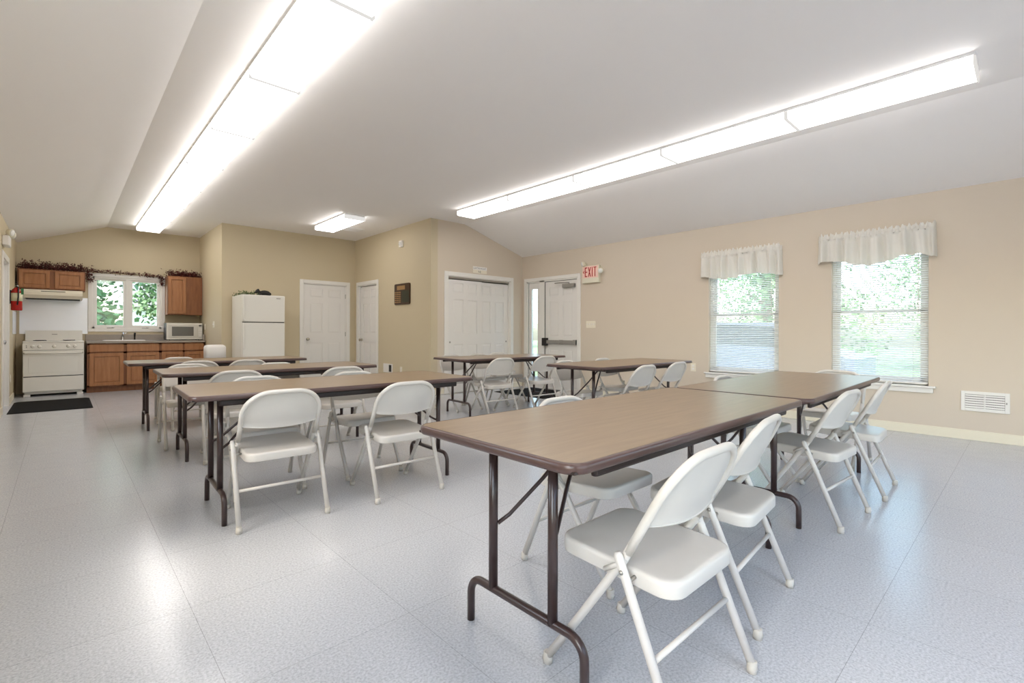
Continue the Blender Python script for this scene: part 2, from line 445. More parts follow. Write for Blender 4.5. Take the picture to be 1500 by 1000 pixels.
# kitchen casement window
root = sempty('window_3', ((WK[0]+WK[1])/2, YK, WK[2])); T0 = Matrix.Translation((-(WK[0]+WK[1])/2, -YK, -WK[2]))
f = MB(); casing(f, WK[0], WK[1], WK[2], WK[3], .06, .018, 'x', YK, -1)
xm = (WK[0]+WK[1])/2
f.box(WK[0], WK[0]+.03, YK, YK+.13, WK[2], WK[3]); f.box(WK[1]-.03, WK[1], YK, YK+.13, WK[2], WK[3])
f.box(WK[0], WK[1], YK, YK+.13, WK[3]-.03, WK[3]); f.box(WK[0], WK[1], YK, YK+.13, WK[2], WK[2]+.03)
f.box(xm-.035, xm+.035, YK+.01, YK+.12, WK[2], WK[3], .003)
f.xform(T0).build('window_frame', 'trim', root)
for a, b in ((WK[0]+.03, xm-.035), (xm+.035, WK[1]-.03)):
    s = MB(); r = .035; za, zb = WK[2]+.03, WK[3]-.03
    s.box(a, a+r, YK+.03, YK+.07, za, zb, .003); s.box(b-r, b, YK+.03, YK+.07, za, zb, .003)
    s.box(a+r, b-r, YK+.03, YK+.07, za, za+r, .003); s.box(a+r, b-r, YK+.03, YK+.07, zb-r, zb, .003)
    so = s.xform(T0).build('casement_sash', 'trim', root)
    MB().box(a+r, b-r, YK+.045, YK+.05, za+r, zb-r).xform(T0).build('pane', 'glass', so)
    c = MB(); xc = (a+b)/2
    c.box(xc-.05, xc+.05, YK-.008, YK+.03, WK[2]+.004, WK[2]+.018, .004); c.tube([(xc+.02, YK-.006, WK[2]+.02), (xc+.06, YK-.02, WK[2]+.015)], .005, 8)
    c.xform(T0).build('crank_handle', 'alum', root)
# unseen front wall windows, added to bring daylight to the foreground
for i, (a, b, za, zb) in enumerate(FW_ADDED):
    f = MB(); casing(f, a, b, za, zb, .06, .018, 'x', YF, 1)
    f.box(a, b, YF-.1, YF-.05, (za+zb)/2-.02, (za+zb)/2+.02)
    w = struct(f.build('window_%d' % (4+i), 'trim'))
    MB().box(a, b, YF-.085, YF-.08, za, zb).build('pane', 'glass', w)

for i, (a, b, za, zb) in enumerate(LW_ADDED):  # unseen left wall windows, added to brighten the near floor and chairs
    f = MB(); casing(f, a, b, za, zb, .06, .018, 'y', XL, 1)
    f.box(XL-.1, XL-.05, a, b, (za+zb)/2-.02, (za+zb)/2+.02)
    w = struct(f.build('window_%d' % (6+i), 'trim'))
    MB().box(XL-.085, XL-.08, a, b, za, zb).build('pane', 'glass', w)

# ------------------------------------------------------------------ doors
def six_panel(mb, w, h, t=.035, rows=((.22, .86), (1.05, 1.66), (1.77, 1.95)), st=.11, mid=.10):
    """slab in local: x 0..w, y 0(front)..t, z 0..h ; front face at y=0"""
    mb.box(0, w, .010, t, .008, h)
    xs = [(st, (w-mid)/2), ((w+mid)/2, w-st)]
    mb.box(0, st, 0, .010, .008, h); mb.box(w-st, w, 0, .010, .008, h)
    zz = [.008]
    for a, b in rows: zz += [a, b]
    zz.append(h)
    for i in range(0, len(zz), 2): mb.box(st, w-st, 0, .010, zz[i], zz[i+1])
    for a, b in rows:
        mb.box((w-mid)/2, (w+mid)/2, 0, .010, a, b)
        for x0, x1 in xs:
            g, q = .012, .035
            V = lambda x, y, z: mb.bm.verts.new((x, y, z))
            o = [V(x0+g, .010, a+g), V(x1-g, .010, a+g), V(x1-g, .010, b-g), V(x0+g, .010, b-g)]
            n = [V(x0+q, .003, a+q), V(x1-q, .003, a+q), V(x1-q, .003, b-q), V(x0+q, .003, b-q)]
            mb.bm.faces.new(n)
            for k in range(4): mb.bm.faces.new((o[k], o[(k+1) % 4], n[(k+1) % 4], n[k]))
    return mb

def knob(parent, x, z, mname='brass'):
    k = MB(); k.lathe([(.028, 0), (.028, .006), (.011, .010), (.011, .028), (.024, .038), (.028, .052), (.022, .063), (.004, .067)], (0, 0, 0), 'y', 18)
    k.xform(Matrix.Translation((x, 0, z)) @ Matrix.Diagonal((1, -1, 1, 1)))
    return k.build('door_knob', mname, parent)

# door_1 on the fridge wall (front faces -Y): local x along +X
w = D1[1]-D1[0]; r1 = sempty('door_1', (D1[0], YFR, 0))
f = MB(); casing(f, 0, w, 0, D1[3], .07, .016, 'x', 0, -1, False); f.box(0, .018, 0, .12, 0, D1[3]); f.box(w-.018, w, 0, .12, 0, D1[3]); f.box(0, w, 0, .12, D1[3]-.018, D1[3])
f.build('door_frame', 'trim', r1)
d = six_panel(MB(), w-.042, D1[3]-.022).build('door_slab', 'door', r1, loc=(.021, .012, 0)); knob(d, .065, .93)
h = MB()
for z in (.25, 1.03, 1.82): h.box(w-.026, w-.017, -.004, .012, z-.045, z+.045)
h.build('hinge', 'alum', r1)
# door_2 on the side wall (front faces -X): rotate so local x runs to -Y
w = D2[1]-D2[0]; r2 = sempty('door_2', (XO, D2[1], 0), -PI/2)
f = MB(); casing(f, 0, w, 0, D2[3], .07, .016, 'x', 0, -1, False); f.box(0, .018, 0, .12, 0, D2[3]); f.box(w-.018, w, 0, .12, 0, D2[3]); f.box(0, w, 0, .12, D2[3]-.018, D2[3])
f.build('door_frame', 'trim', r2)
d = six_panel(MB(), w-.05, D2[3]-.03).build('door_slab', 'door', r2, loc=(.03, .04, 0)); knob(d, .055, .91)
MB().box(.0185, .0295, .045, .07, 0, D2[3]-.02).build('door_gap_shade', 'dgrey', r2)  # dark strip stands in for the shade beside the slab
# door_3 : closet with two bypass slabs (faces -Y)
w = D3[1]-D3[0]; r3 = sempty('door_3', (D3[0], YC, 0))
f = MB(); casing(f, 0, w, 0, D3[3], .075, .016, 'x', 0, -1, False); f.box(0, .018, 0, .12, 0, D3[3]); f.box(w-.018, w, 0, .12, 0, D3[3]); f.box(0, w, 0, .12, D3[3]-.012, D3[3])
f.build('door_frame', 'trim', r3)
MB().box(.02, w-.02, .012, .12, D3[3]-.045, D3[3]-.013).build('closet_track', 'alum', r3)
hw = w/2+.012
for x, y, px in ((.019, .012, .04), (w-.019-hw, .055, hw-.04)):
    d = six_panel(MB(), hw, D3[3]-.06).build('sliding_door', 'door', r3, loc=(x, y, 0))
    MB().lathe([(.016, -.0015), (.018, .0), (.011, .004)], (px, 0, .9), 'y', 16).build('finger_pull', 'alum', d)
# door_5 : exit door with sidelight in the right wall (front faces -X); local x -> -Y
w = EX[1]-EX[0]; r5 = sempty('door_4', (XR, EX[1], 0), -PI/2)
f = MB(); casing(f, 0, w, 0, EX[3], .065, .016, 'x', 0, -1, False)
f.box(0, .03, 0, .12, 0, EX[3]); f.box(w-.025, w, 0, .12, 0, EX[3]); f.box(0, w, 0, .12, EX[3]-.025, EX[3]); f.box(.345, .475, .0, .12, 0, EX[3])
f.build('door_frame', 'trim', r5)
s = MB(); a, b = .03, .345; zt = EX[3]-.025
s.box(a, a+.075, .03, .07, 0, zt); s.box(b-.075, b, .03, .07, 0, zt); s.box(a+.075, b-.075, .03, .07, 0, .22); s.box(a+.075, b-.075, .03, .07, zt-.12, zt)
s.box(a+.002, a+.010, .025, .03, 0, zt-.01)
so = s.build('sidelight', 'door', r5); MB().box(a+.075, b-.075, .047, .052, .22, zt-.12).build('pane', 'glass', so)
g = MB(); g.box(.031, .037, .022, .03, 0, zt); g.box(.4755, .484, .012, .05, 0, zt); g.box(.484, w-.026, .014, .05, zt-.006, zt)
g.build('door_gap_shade', 'dgrey', r5)  # dark strips stand in for shade around door and sidelight
dw = w-.026-.484
d = six_panel(MB(), dw, zt-.008, .045, ((.2, .76), (1.0, 1.66), (1.76, 1.93))).build('door_slab', 'door', r5, loc=(.484, .02, 0))
p = MB(); p.box(.07, dw+.0, -.06, -.02, .865, .935, .006); p.box(.40, .47, -.066, -.02, .860, .94, .006)
pb = p.build('panic_bar', 'alum', d)
MB().box(-.03, .08, -.075, 0, .825, .975, .01).build('latch_case', 'black', pb)
MB().box(dw-.06, dw, -.062, 0, .855, .945, .006).build('end_case', 'alum', pb)
c = MB(); c.box(dw-.32, dw-.04, -.06, 0, 1.90, 1.965, .006); c.tube([(dw-.16, -.05, 1.965), (dw-.16, -.05, 1.985), (dw-.38, -.09, 1.99), (dw-.52, -.03, 1.995)], .009, 8)
c.build('door_closer', 'alum', d)
MB().box(.45, w, .0, .13, 0, .012).build('threshold', 'alum', r5)
# door on the left wall (front faces +X); local x -> +Y
w = LD[1]-LD[0]; r6 = sempty('door_5', (XL, LD[0], 0), PI/2)
f = MB(); casing(f, 0, w, 0, LD[3], .08, .016, 'x', 0, -1, False); f.box(0, .018, 0, .12, 0, LD[3]); f.box(w-.018, w, 0, .12, 0, LD[3]); f.box(0, w, 0, .12, LD[3]-.018, LD[3])
f.build('door_frame', 'trim', r6)
d = six_panel(MB(), w-.04, LD[3]-.022).build('door_slab', 'door', r6, loc=(.02, .03, 0)); knob(d, .07, .93, 'chrome')

# ------------------------------------------------------------------ ceiling lights
def make_light(W=.355, L=1.215, hd=.09):
    root = thing('ceiling_light', '', 'light')
    h = MB(); h.box(-W/2+.01, W/2-.01, 0, L, hd-.022, hd); h.box(-W/2-.002, W/2+.002, 0, L, hd-.026, hd-.021)
    h.build('housing', 'housing', root)
    for ya in (0, L-.013): MB().box(-W/2-.001, W/2+.001, ya, ya+.013, -.002, hd-.024).build('end_cap', 'lensend', root)
    d = MB(); prof = [(-W/2, hd-.024), (-W/2, .018), (-W/2+.018, 0), (W/2-.018, 0), (W/2, .018), (W/2, hd-.024)]
    d.prism(prof, 'y', .0135, L-.0135); d.build('diffuser', 'lens', root)
    return root
l0 = make_light()
ordn = ['first', 'second', 'third', 'fourth', 'fifth', 'sixth', 'seventh', 'eighth', 'added unseen ninth', 'added unseen tenth']
for i in range(10):  # last two fixtures are out of view, added to light the foreground
    lab = 'wraparound fluorescent ceiling light, %s in the left row counting from the kitchen end' % ordn[i]
    loc = (1.1675, 11.2-1.22*(i+1), ZC-.09)
    if i == 0: l0.location = loc; l0['label'] = lab; l0['group'] = 'fluorescent lights of the left row'
    else: dup(l0, loc, 0, lab, 'fluorescent lights of the left row')
for i in range(5):
    dup(l0, (4.755, 6.21-1.19*(i+1), ZC-.09), 0, 'wraparound fluorescent ceiling light, %s in the right row counting from the closet end' % ordn[i], 'fluorescent lights of the right row', (1, .977, 1))
dup(l0, (3.53, 7.6, ZC-.09), 0, 'single fluorescent ceiling light alone between the two rows, near the two corner doors', 'lone ceiling fluorescent', (1, 1.05, 1))
v = MB(); v.box(-.2, .2, -.15, .15, .0, .012, .003)
for k in range(7): v.box(-.18, .18, -.12+k*.04-.012, -.12+k*.04+.012, -.006, 0, .002)
o = v.build('ceiling_vent', 'housing', loc=(3.98, 8.75, ZC-.012)); tag(o, 'thin white ceiling vent beside the lone fluorescent light', 'vent')

# ------------------------------------------------------------------ folding tables
def make_table(L=1.83, W=.762, H=.74, nm='folding_table'):
    root = thing(nm, '', 'table')
    et = .028
    ol = lambda ins: rrect(L-2*ins, W-2*ins, .06-min(ins, .02))
    t = MB(); slab(t, lambda i: ol(i), [(.008, H-.020), (.008, H-.0015), (.010, H)]); t.build('tabletop', 'top', root)
    # bull-nose edge band
    e = MB(); prof = [(.012, H-.030), (.004, H-.029), (0, H-.022), (-.001, H-.014), (0, H-.007), (.004, H-.001), (.011, H+.0008), (.012, H-.004)]
    rings = [[e.bm.verts.new((x, y, z)) for x, y in ol(i)] for i, z in prof]
    n = len(rings[0]); m = len(rings)
    for a in range(m):
        for k in range(n):
            f = e.bm.faces.new((rings[a][k], rings[a][(k+1) % n], rings[(a+1) % m][(k+1) % n], rings[(a+1) % m][k])); f.smooth = True
    e.build('edge_band', 'edge', root)
    u = MB(); u.box(-L/2+.013, L/2-.013, -W/2+.013, W/2-.013, H-.028, H-.0205)
    u.build('underside', 'under', root)
    for sy in (-1, 1):
        rl = MB(); y = sy*(W/2-.062)
        rl.box(-L/2+.14, L/2-.14, min(y, y+sy*.022), max(y, y+sy*.022), H-.066, H-.0285, .012)
        rl.build('side_rail', 'under', root)
    for sx in (-1, 1):
        x = sx*(L/2-.18)
        lg = MB()
        fy = .27; bz = .165; rr = .06
        pts = [(x, -fy, .0), (x, -fy, bz-rr)]
        for k in range(1, 7): a = R(90*k/6); pts.append((x, -fy+rr*(1-math.cos(a)), bz-rr+rr*math.sin(a)))
        for k in range(0, 7): a = R(90*(1-k/6)); pts.append((x, fy-rr*(1-math.cos(a)), bz-rr+rr*math.sin(a)))
        pts += [(x, fy, 0.)]
        lg.tube(pts, .0145, 12)
        for y in (-.143, .143):
            lg.tube([(x, y, bz), (x, y, H-.03)], .0165, 12)
        lg.box(x-.02, x+.02, -.30, .30, H-.055, H-.0285, .004)
        lo = lg.build('leg', 'brown', root)
        b = MB(); xi = x-sx*.30
        for y in (-.143, .143):
            s2 = 1 if y > 0 else -1
            b.tube([(x-sx*.010, y-s2*.014, .40), (x-sx*.05, y-s2*.03, .425), (x-sx*.17, y-s2*.085, .545), (xi, .012*s2, .685)], .0075, 8)
        b.tube([(xi, 0, .67), (xi, 0, H-.03)], .011, 8)
        b.build('brace', 'brown', root)
        q = MB(); q.lathe([(.012, 0), (.013, .006), (.006, .008)], (0, 0, 0), 'z', 10)
    return root
tb = make_table()
TB = [  # x, y, rot deg, x scale, label
 (1.865, 1.166, 0, 1, 'brown laminate folding table in the foreground, closest to the camera'),
 (3.748, 1.160, 1.2, 1.042, 'brown laminate folding table butted to the far end of the foreground table'),
 (1.405, 3.30, -2, 1, 'brown folding table at the front of the left column, two pale chairs before it'),
 (1.50, 5.02, -1.5, 1, 'brown folding table in the middle of the left column'),
 (1.42, 6.77, -1, 1, 'brown folding table at the back of the left column, nearest the kitchen'),
 (4.56, 5.10, -3.5, 1, 'brown folding table in front of the closet doors'),
 (4.728, 3.192, -.6, 1, 'brown folding table near the right wall between exit door and left window'),
]
for i, (x, y, a, sx, lab) in enumerate(TB):
    if i == 0: tb.location = (x, y, 0); tb.rotation_euler = (0, 0, R(a)); tb['label'] = lab; tb['group'] = 'brown folding tables'
    else: dup(tb, (x, y, 0), R(a), lab, 'brown folding tables', (sx, 1, 1))

# ------------------------------------------------------------------ folding chairs
HX, ZT = .208, .742
def fy_(z):   # front tube line: y as a function of height
    if z < .45: return .49-.31*z/.45
    return .18-.16*(z-.45)/(ZT-.45)
def hoop(cor=.125, n=10):
    pts = []
    for z in (.46, .54, ZT-cor): pts.append((-HX, fy_(z), z))
    for k in range(1, n+1):
        a = PI/2*k/n; x = -HX+cor*1.15*(1-math.cos(a)); z = ZT-cor+cor*math.sin(a); pts.append((x, fy_(z), z))
    return pts + [(-p[0], p[1], p[2]) for p in pts[::-1]]
def hoop_z(x):
    cor = .125; ax = cor*1.15; d = HX-abs(x)
    if d >= ax: return ZT
    q = 1-d/ax
    return ZT-cor+cor*math.sqrt(max(0, 1-q*q))
def make_chair():
    root = thing('folding_chair', '', 'chair')
    # seat pan
    s = MB()
    ol = lambda ins: rrect(.388-2*ins, .415-2*ins, max(.02, .06-ins*.6), 6, 0, .2475)
    slab(s, ol, [(.010, .3865), (.002, .3862), (.0005, .3875), (0, .390), (0, .419), (.0012, .4255), (.004, .430), (.009, .4325), (.014, .4332), (.020, .4334), (.045, .4328), (.075, .4305), (.105, .4292)])
    for v in s.bm.verts: v.co.z += .010*(v.co.y-.2475)/.2-.016
    s.build('seat', 'chair', root)
    # back panel
    b = MB()
    def P(u, v, off):
        x = (-1+2*u)*(HX-.006)
        zt = hoop_z(x)-.005; zb = .552-.020*(1-(x/HX)**2)
        zb = min(zb, zt-.002)
        z = zb+(zt-zb)*v
        e = 1-(abs(x)/HX)**2
        bul = .040*e*math.sin(PI*min(1, .15+(1-v)*.85)*.5)**1 * (1-v**3)
        roll = .006*max(0, 1-v*9)
        return (x, fy_(z)-bul-off-roll+.002, z)
    b.grid(lambda u, v: P(u, v, 0), 36, 12); b.grid(lambda u, v: P(u, v, .004), 36, 12)
    b.tube([P(k/24, 0, .002) for k in range(25)], .0042, 6)
    b.build('backrest', 'chair', root)
    MB().tube(hoop(), .0135, 12).build('back_frame', 'chair', root)
    for sx in (-1, 1):
        l = MB().tube([(sx*HX, fy_(0)-.0, .008), (sx*HX, fy_(.2), .2), (sx*HX, fy_(.44), .44), (sx*HX, fy_(.50), .50)], .0133, 12).build('leg', 'chair', root)
        MB().lathe([(.015, 0), (.0165, .012), (.0155, .035), (.0135, .036)], (sx*HX, fy_(.015), 0), 'z', 12).build('foot_cap', 'cap', l)
        x = sx*.234
        l = MB().tube([(x, 0.0, .008), (x, .19*.46/.462, .455), (x, .193, .466)], [.0133, .0133, .009], 12).build('leg', 'chair', root)
        MB().lathe([(.015, 0), (.0165, .012), (.0155, .035), (.0135, .036)], (x, .006, 0), 'z', 12).build('foot_cap', 'cap', l)
        k = MB(); a = Vector((sx*.2215, .175, .44)); c = Vector((sx*.2215, .245, .395))
        k.tube([a, c], .0075, 8); k.build('hinge_link', 'chair', root)
        rv = MB(); rv.lathe([(.007, 0), (.006, .003), (.002, .005)], (0, 0, 0), 'x', 10)
        rv.xform(Matrix.Translation((sx*.247, .172, .418)) @ Matrix.Diagonal((sx, 1, 1, 1))); rv.build('rivet', 'rivet', root)
        MB().tube([(sx*.19, fy_(.39), .39), (sx*HX, fy_(.39), .39)], .006, 6).build('pivot_pin', 'rivet', root); MB().tube([(sx*.19, .162, .392), (x, .162, .392)], .006, 6).build('pivot_pin', 'rivet', root)
    MB().tube([(-.234, .19*.205/.46, .205), (.234, .19*.205/.46, .205)], .0085, 10).build('stretcher', 'chair', root)
    return root
ch = make_chair()
G = 'almond steel folding chairs'
CH = [
 (1.376, .597, 0, 'off-white folding chair closest to the camera, at the near corner of the foreground table'),
 (2.035, .67, 5, 'off-white folding chair just right of the closest chair, same side of the foreground table'),
 (3.315, .675, -4, 'off-white folding chair at the joint between the two foreground tables'),
 (4.105, .64, 2.5, 'off-white folding chair farthest right, near the window end of the second foreground table'),
 (.925, 2.86, -3, 'pale folding chair at the left front corner of the front left-column table'),
 (1.685, 2.775, -3, 'pale folding chair near side of front left-column table, beside the foreground table corner'),
 (1.08, 4.52, -5, 'pale folding chair near side of the middle left-column table, left of two'),
 (1.95, 4.38, -3, 'pale folding chair near side of the middle left-column table, right of two'),
 (1.11, 6.31, -4, 'pale folding chair near side of the back left-column table, left of two'),
 (1.60, 6.23, -4, 'pale folding chair near side of the back left-column table, right of two'),
 (1.845, 1.645, 180, 'folding chair at the far side of the foreground table, seat seen below the top'),
 (3.70, 1.63, 180, 'folding chair across the second foreground table, only a sliver of its back showing'),
 (1.05, 3.90, 176, 'folding chair on the far side of the front left-column table, left of two'),
 (1.76, 3.84, 176, 'folding chair on the far side of the front left-column table, right of two'),
 (.93, 5.80, 176, 'folding chair far side of the middle left-column table, left of two, at its left end'),
 (1.66, 5.47, 172, 'folding chair on the far side of the middle left-column table, right of two'),
 (1.08, 7.36, 173, 'folding chair alone on the kitchen side of the back left-column table'),
 (5.02, 1.16, 90, 'folding chair at the window end of the second foreground table'),
 (4.12, 4.56, -3, 'tan-lit folding chair on the near side of the closet table, left of two'),
 (4.93, 4.56, -3, 'tan-lit folding chair on the near side of the closet table, right of two'),
 (4.083, 5.71, 180, 'folding chair on the closet side of the closet table, leftmost of three'),
 (4.597, 5.71, 180, 'folding chair on the closet side of the closet table, middle of three'),
 (5.108, 5.86, 180, 'folding chair on the closet side of the closet table, rightmost of three'),
 (4.34, 2.62, 0, 'folding chair on the near side of the table by the right wall, left of two'),
 (5.07, 2.66, 0, 'folding chair on the near side of the table by the right wall, right of two'),
 (4.28, 3.72, 180, 'folding chair behind the right wall table, left of two, nearer the exit door'),
 (5.03, 3.74, 180, 'folding chair behind the right wall table, right of two, against the plain wall'),
]
for i, (x, y, a, lab) in enumerate(CH):
    if i == 0: ch.location = (x, y, 0); ch.rotation_euler = (0, 0, R(a)); ch['label'] = lab; ch['group'] = G
    else: dup(ch, (x, y, 0), R(a), lab, G)

# ------------------------------------------------------------------ kitchen
def panel_front(mb, x0, x1, z0, z1, y, t=.024, fr=.055, groove=True):
    """cabinet front facing -Y, front plane at y-t"""
    mb.box(x0, x1, y-t*.15, y, z0, z1); mb.box(x0+fr+.011, x1-fr-.011, y-t*.6, y-t*.15, z0+fr+.011, z1-fr-.011, .003)
    mb.box(x0, x0+fr, y-t, y-t*.15, z0, z1, .002); mb.box(x1-fr, x1, y-t, y-t*.15, z0, z1, .002)
    mb.box(x0+fr, x1-fr, y-t, y-t*.15, z0, z0+fr, .002); mb.box(x0+fr, x1-fr, y-t, y-t*.15, z1-fr, z1, .002)
    return mb
YB = 11.165
def base_cabinet(x0, x1, cells, label):
    root = thing('base_cabinet', label, 'cabinet', (x0, YB, 0), 0, 'oak base cabinets')
    b = MB(); W = x1-x0; D = YK-YB
    D -= .004; b.box(0, .018, .02, D, .1, .865); b.box(W-.018, W, .02, D, .1, .865); b.box(.018, W-.018, .02, D, .1, .12); b.box(.018, W-.018, D-.012, D, .12, .865); b.box(0, W, .07, D, 0, .1)
    b.box(0, W, 0, .02, .10, .13); b.box(0, W, 0, .02, .835, .865); b.box(0, W, 0, .02, .68, .715)
    edges = [0]+[c for c in cells for c in c]+[W]
    for i in range(0, len(edges), 2): b.box(edges[i], edges[i+1], 0, .02, .1, .865)
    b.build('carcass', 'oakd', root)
    for a, c in cells:
        d = MB(); d.box(a-.008, c+.008, -.019, -.001, .715, .845, .004); d.build('drawer', 'oak', root)
        panel_front(MB(), a-.008, c+.008, .12, .69, -.001).build('cabinet_door', 'oak', root)
    return root
base_cabinet(.312, 1.345, [(.038, .488), (.548, 1.008)], 'wide oak base cabinet under the sink with two doors and two false drawers')
base_cabinet(1.345, 2.065, [(.033, .347), (.393, .690)], 'narrower oak base cabinet below the microwave against the alcove wall')
# countertop with sink cut-out
SX0, SX1, SY0, SY1 = .55, 1.12, 11.24, 11.62
c = MB(); x0, x1, y0, y1 = .305, 2.07, 11.125, YK-.001
c.box(x0, SX0, y0, y1, .868, .905); c.box(SX1, x1, y0, y1, .868, .905); c.box(SX0, SX1, y0, SY0, .868, .905); c.box(SX0, SX1, SY1, y1, .868, .905)
root = thing('countertop', 'grey laminate countertop with low backsplash below the kitchen window', 'countertop', (1.19, 11.4, .868))
q = Matrix.Translation((-1.19, -11.4, -.868))
c.xform(q).build('worktop', 'counter', root)
MB().box(x0, x1, YK-.022, YK-.001, .905, 1.02, .004).xform(q).build('backsplash', 'counter', root)
MB().box(x1-.02, x1, 11.2, YK-.022, .905, 1.02, .004).xform(q).build('side_splash', 'counter', root)
root = thing('sink', 'white kitchen sink set into the counter under the window', 'sink', (.835, 11.43, .905))
s = MB()
oo = rrect(.60, .41, .05); ii = rrect(.53, .34, .05); jj = rrect(.47, .28, .06)
lay = [(oo, .001), (oo, .010), (ii, .012), (jj, -.16)]
rings = [[s.bm.verts.new((x, y, z)) for x, y in o] for o, z in lay]
n = len(oo)
for a in range(3):
    for k in range(n): s.bm.faces.new((rings[a][k], rings[a][(k+1) % n], rings[a+1][(k+1) % n], rings[a+1][k])).smooth = True
s.bm.faces.new(rings[3]); s.build('basin', 'white_pl', root)
MB().lathe([(.035, 0), (.035, .004), (.02, .005)], (0, 0, -.16), 'z', 16).build('drain', 'alum', root)
root = thing('faucet', 'chrome kitchen faucet with single lever behind the sink', 'faucet', (.83, 11.665, .905))
MB().lathe([(.03, 0), (.03, .008), (.02, .02), (.018, .09), (.016, .10)], (0, 0, 0), 'z', 16).build('body', 'chrome', root)
MB().tube([(0, 0, .06), (0, -.04, .12), (0, -.12, .145), (0, -.18, .13), (0, -.19, .11)], .011, 10).build('spout', 'chrome', root)
MB().tube([(0, 0, .098), (.02, -.01, .125), (.07, -.03, .15)], [.014, .009, .006], 10).build('lever', 'chrome', root)
root = thing('side_sprayer', 'black side sprayer standing on the counter right of the faucet', 'sprayer', (1.01, 11.665, .905))
MB().lathe([(.022, 0), (.022, .012), (.012, .02), (.012, .05)], (0, 0, 0), 'z', 14).build('base', 'black', root)
MB().tube([(0, 0, .05), (0, -.005, .10), (0, -.03, .135), (0, -.05, .13)], [.012, .016, .018, .012], 10).build('spray_head', 'black', root)

# microwave
root = thing('microwave', 'white countertop microwave below the right wall cabinet', 'microwave', (1.755, 11.30, .906))
w2, hh, dd = .295, .335, .36
b = MB(); b.box(-w2, w2, .02, dd, .012, hh, .006)
for sx in (-1, 1):
    for y in (.06, .30): b.lathe([(.012, 0), (.012, .013)], (sx*.24, y, 0), 'z', 10)
b.build('body', 'black', root)
MB().box(-w2, w2, 0, .022, .014, hh, .006).build('front_frame', 'white_app', root)
dr = MB(); dr.box(-w2+.03, w2-.075, -.008, .002, .05, hh-.035, .005); dr = dr.build('microwave_door', 'mwface', root)
MB().box(-w2+.085, w2-.15, -.0105, -.007, .085, hh-.07, .004).build('door_window', 'mwglass', dr)
pn = MB().box(w2-.068, w2-.008, -.006, .002, .045, hh-.02, .003).build('control_panel', 'mwface', root)
MB().box(w2-.062, w2-.014, -.008, -.005, hh-.062, hh-.035, .001).build('display', 'ink', pn)
k = MB()
for i in range(3):
    for j in range(5): k.box(w2-.060+i*.017, w2-.048+i*.017, -.0075, -.005, .075+j*.034, .095+j*.034, .001)
k.build('keypad', 'white_pl', pn)

# range
RX0, RX1, RY = -.475, .272, 11.12
root = thing('range', 'white electric kitchen range with coil burners standing below the range hood', 'stove', ((RX0+RX1)/2, RY, 0))
w2 = (RX1-RX0)/2
b = MB(); b.box(-w2, w2, .03, .56, .075, .885); b.box(-w2+.02, w2-.02, .08, .54, .035, .075); b.build('body', 'white_app', root)
ct = MB().box(-w2, w2, .0, .575, .885, .912, .006).build('cooktop', 'white_app', root)
for x, y, r in ((-.18, .16, .095), (.18, .16, .08), (-.18, .40, .08), (.18, .40, .095)):
    MB().lathe([(r+.012, 0), (r+.014, .004), (r-.005, .005), (r-.02, -.0)], (x, y, .912), 'z', 28).build('drip_pan', 'chrome', ct)
    q = MB(); q.tube([((r-.012)*(1-k/70)*math.cos(k*.36)+x, (r-.012)*(1-k/70)*math.sin(k*.36)+y, .922) for k in range(62)], .005, 6); q.build('burner_coil', 'black', ct)
cp = MB(); cp.prism([(0.0, .765), (.03, .765), (.03, .885), (.012, .885)], 'x', -w2, w2); cp = cp.build('control_panel', 'white_app', root)
for x in (-.255, -.175, 0, .175, .255):
    k = MB(); k.lathe([(.027, 0), (.027, -.004), (.021, -.008), (.019, -.024), (.012, -.027)], (x, .006, .825), 'y', 18); k.box(x-.004, x+.004, -.026, -.015, .806, .844, .001)
    k.build('knob', 'white_app', cp)
k = MB(); k.box(-.335, -.322, .0035, .008, .83, .84); k.box(-.335, -.322, .0015, .006, .805, .815); k.build('indicator_light', 'black', cp)
dr = MB(); dr.box(-w2+.004, w2-.004, -.012, .03, .335, .757, .008); od = dr.build('oven_door', 'white_app', root)
MB().box(-w2+.07, w2-.07, -.015, -.011, .39, .65, .004).build('oven_window', 'white_app', od)
hd = MB(); hd.tube([(-w2+.02, -.014, .715), (-w2+.03, -.048, .715), (0, -.055, .715), (w2-.03, -.048, .715), (w2-.02, -.014, .715)], .013, 10); hd.build('oven_handle', 'white_app', od)
MB().box(-w2+.004, w2-.004, -.010, .03, .085, .322, .006).build('storage_drawer', 'white_app', root)
MB().box(-w2+.01, w2-.01, .0, .03, .3235, .3335).build('drawer_gap_shade', 'black', root)  # black strip in place of shade between drawer and oven door
MB().box(-w2+.01, w2-.01, .0, .03, .7585, .7635).build('door_gap_shade', 'dgrey', root)  # dark strip in place of shade above the oven door
bg = MB(); bg.prism([(.535, .912), (.60, .912), (.60, 1.09), (.56, 1.09)], 'x', -w2+.01, w2-.01); bg = bg.build('backguard', 'white_app', root)
MB().box(-.035, .035, .546, .553, 1.015, 1.03, .001).build('badge', 'alum', bg)
for x in (-w2+.05, w2-.05): MB().box(x-.04, x+.04, .035, .10, 0, .034, .003).build('foot', 'white_pl', root)
for x in (-w2+.05, w2-.05): MB().box(x-.03, x+.03, .45, .52, 0, .0345, .003).build('foot', 'white_pl', root)
# steel splash sheets
o = MB().box(-.54, .335, YK-.008, YK-.001, 1.03, 1.68, .001).build('steel_splash_panel', 'steel'); tag(o, 'shiny stainless steel sheet on the wall behind the range', 'panel')
o = MB().box(XL+.001, XL+.006, 10.95, YK-.012, 1.03, 1.40, .001).build('steel_splash_panel', 'steel'); tag(o, 'narrow stainless sheet on the left wall under the fire extinguisher', 'panel')
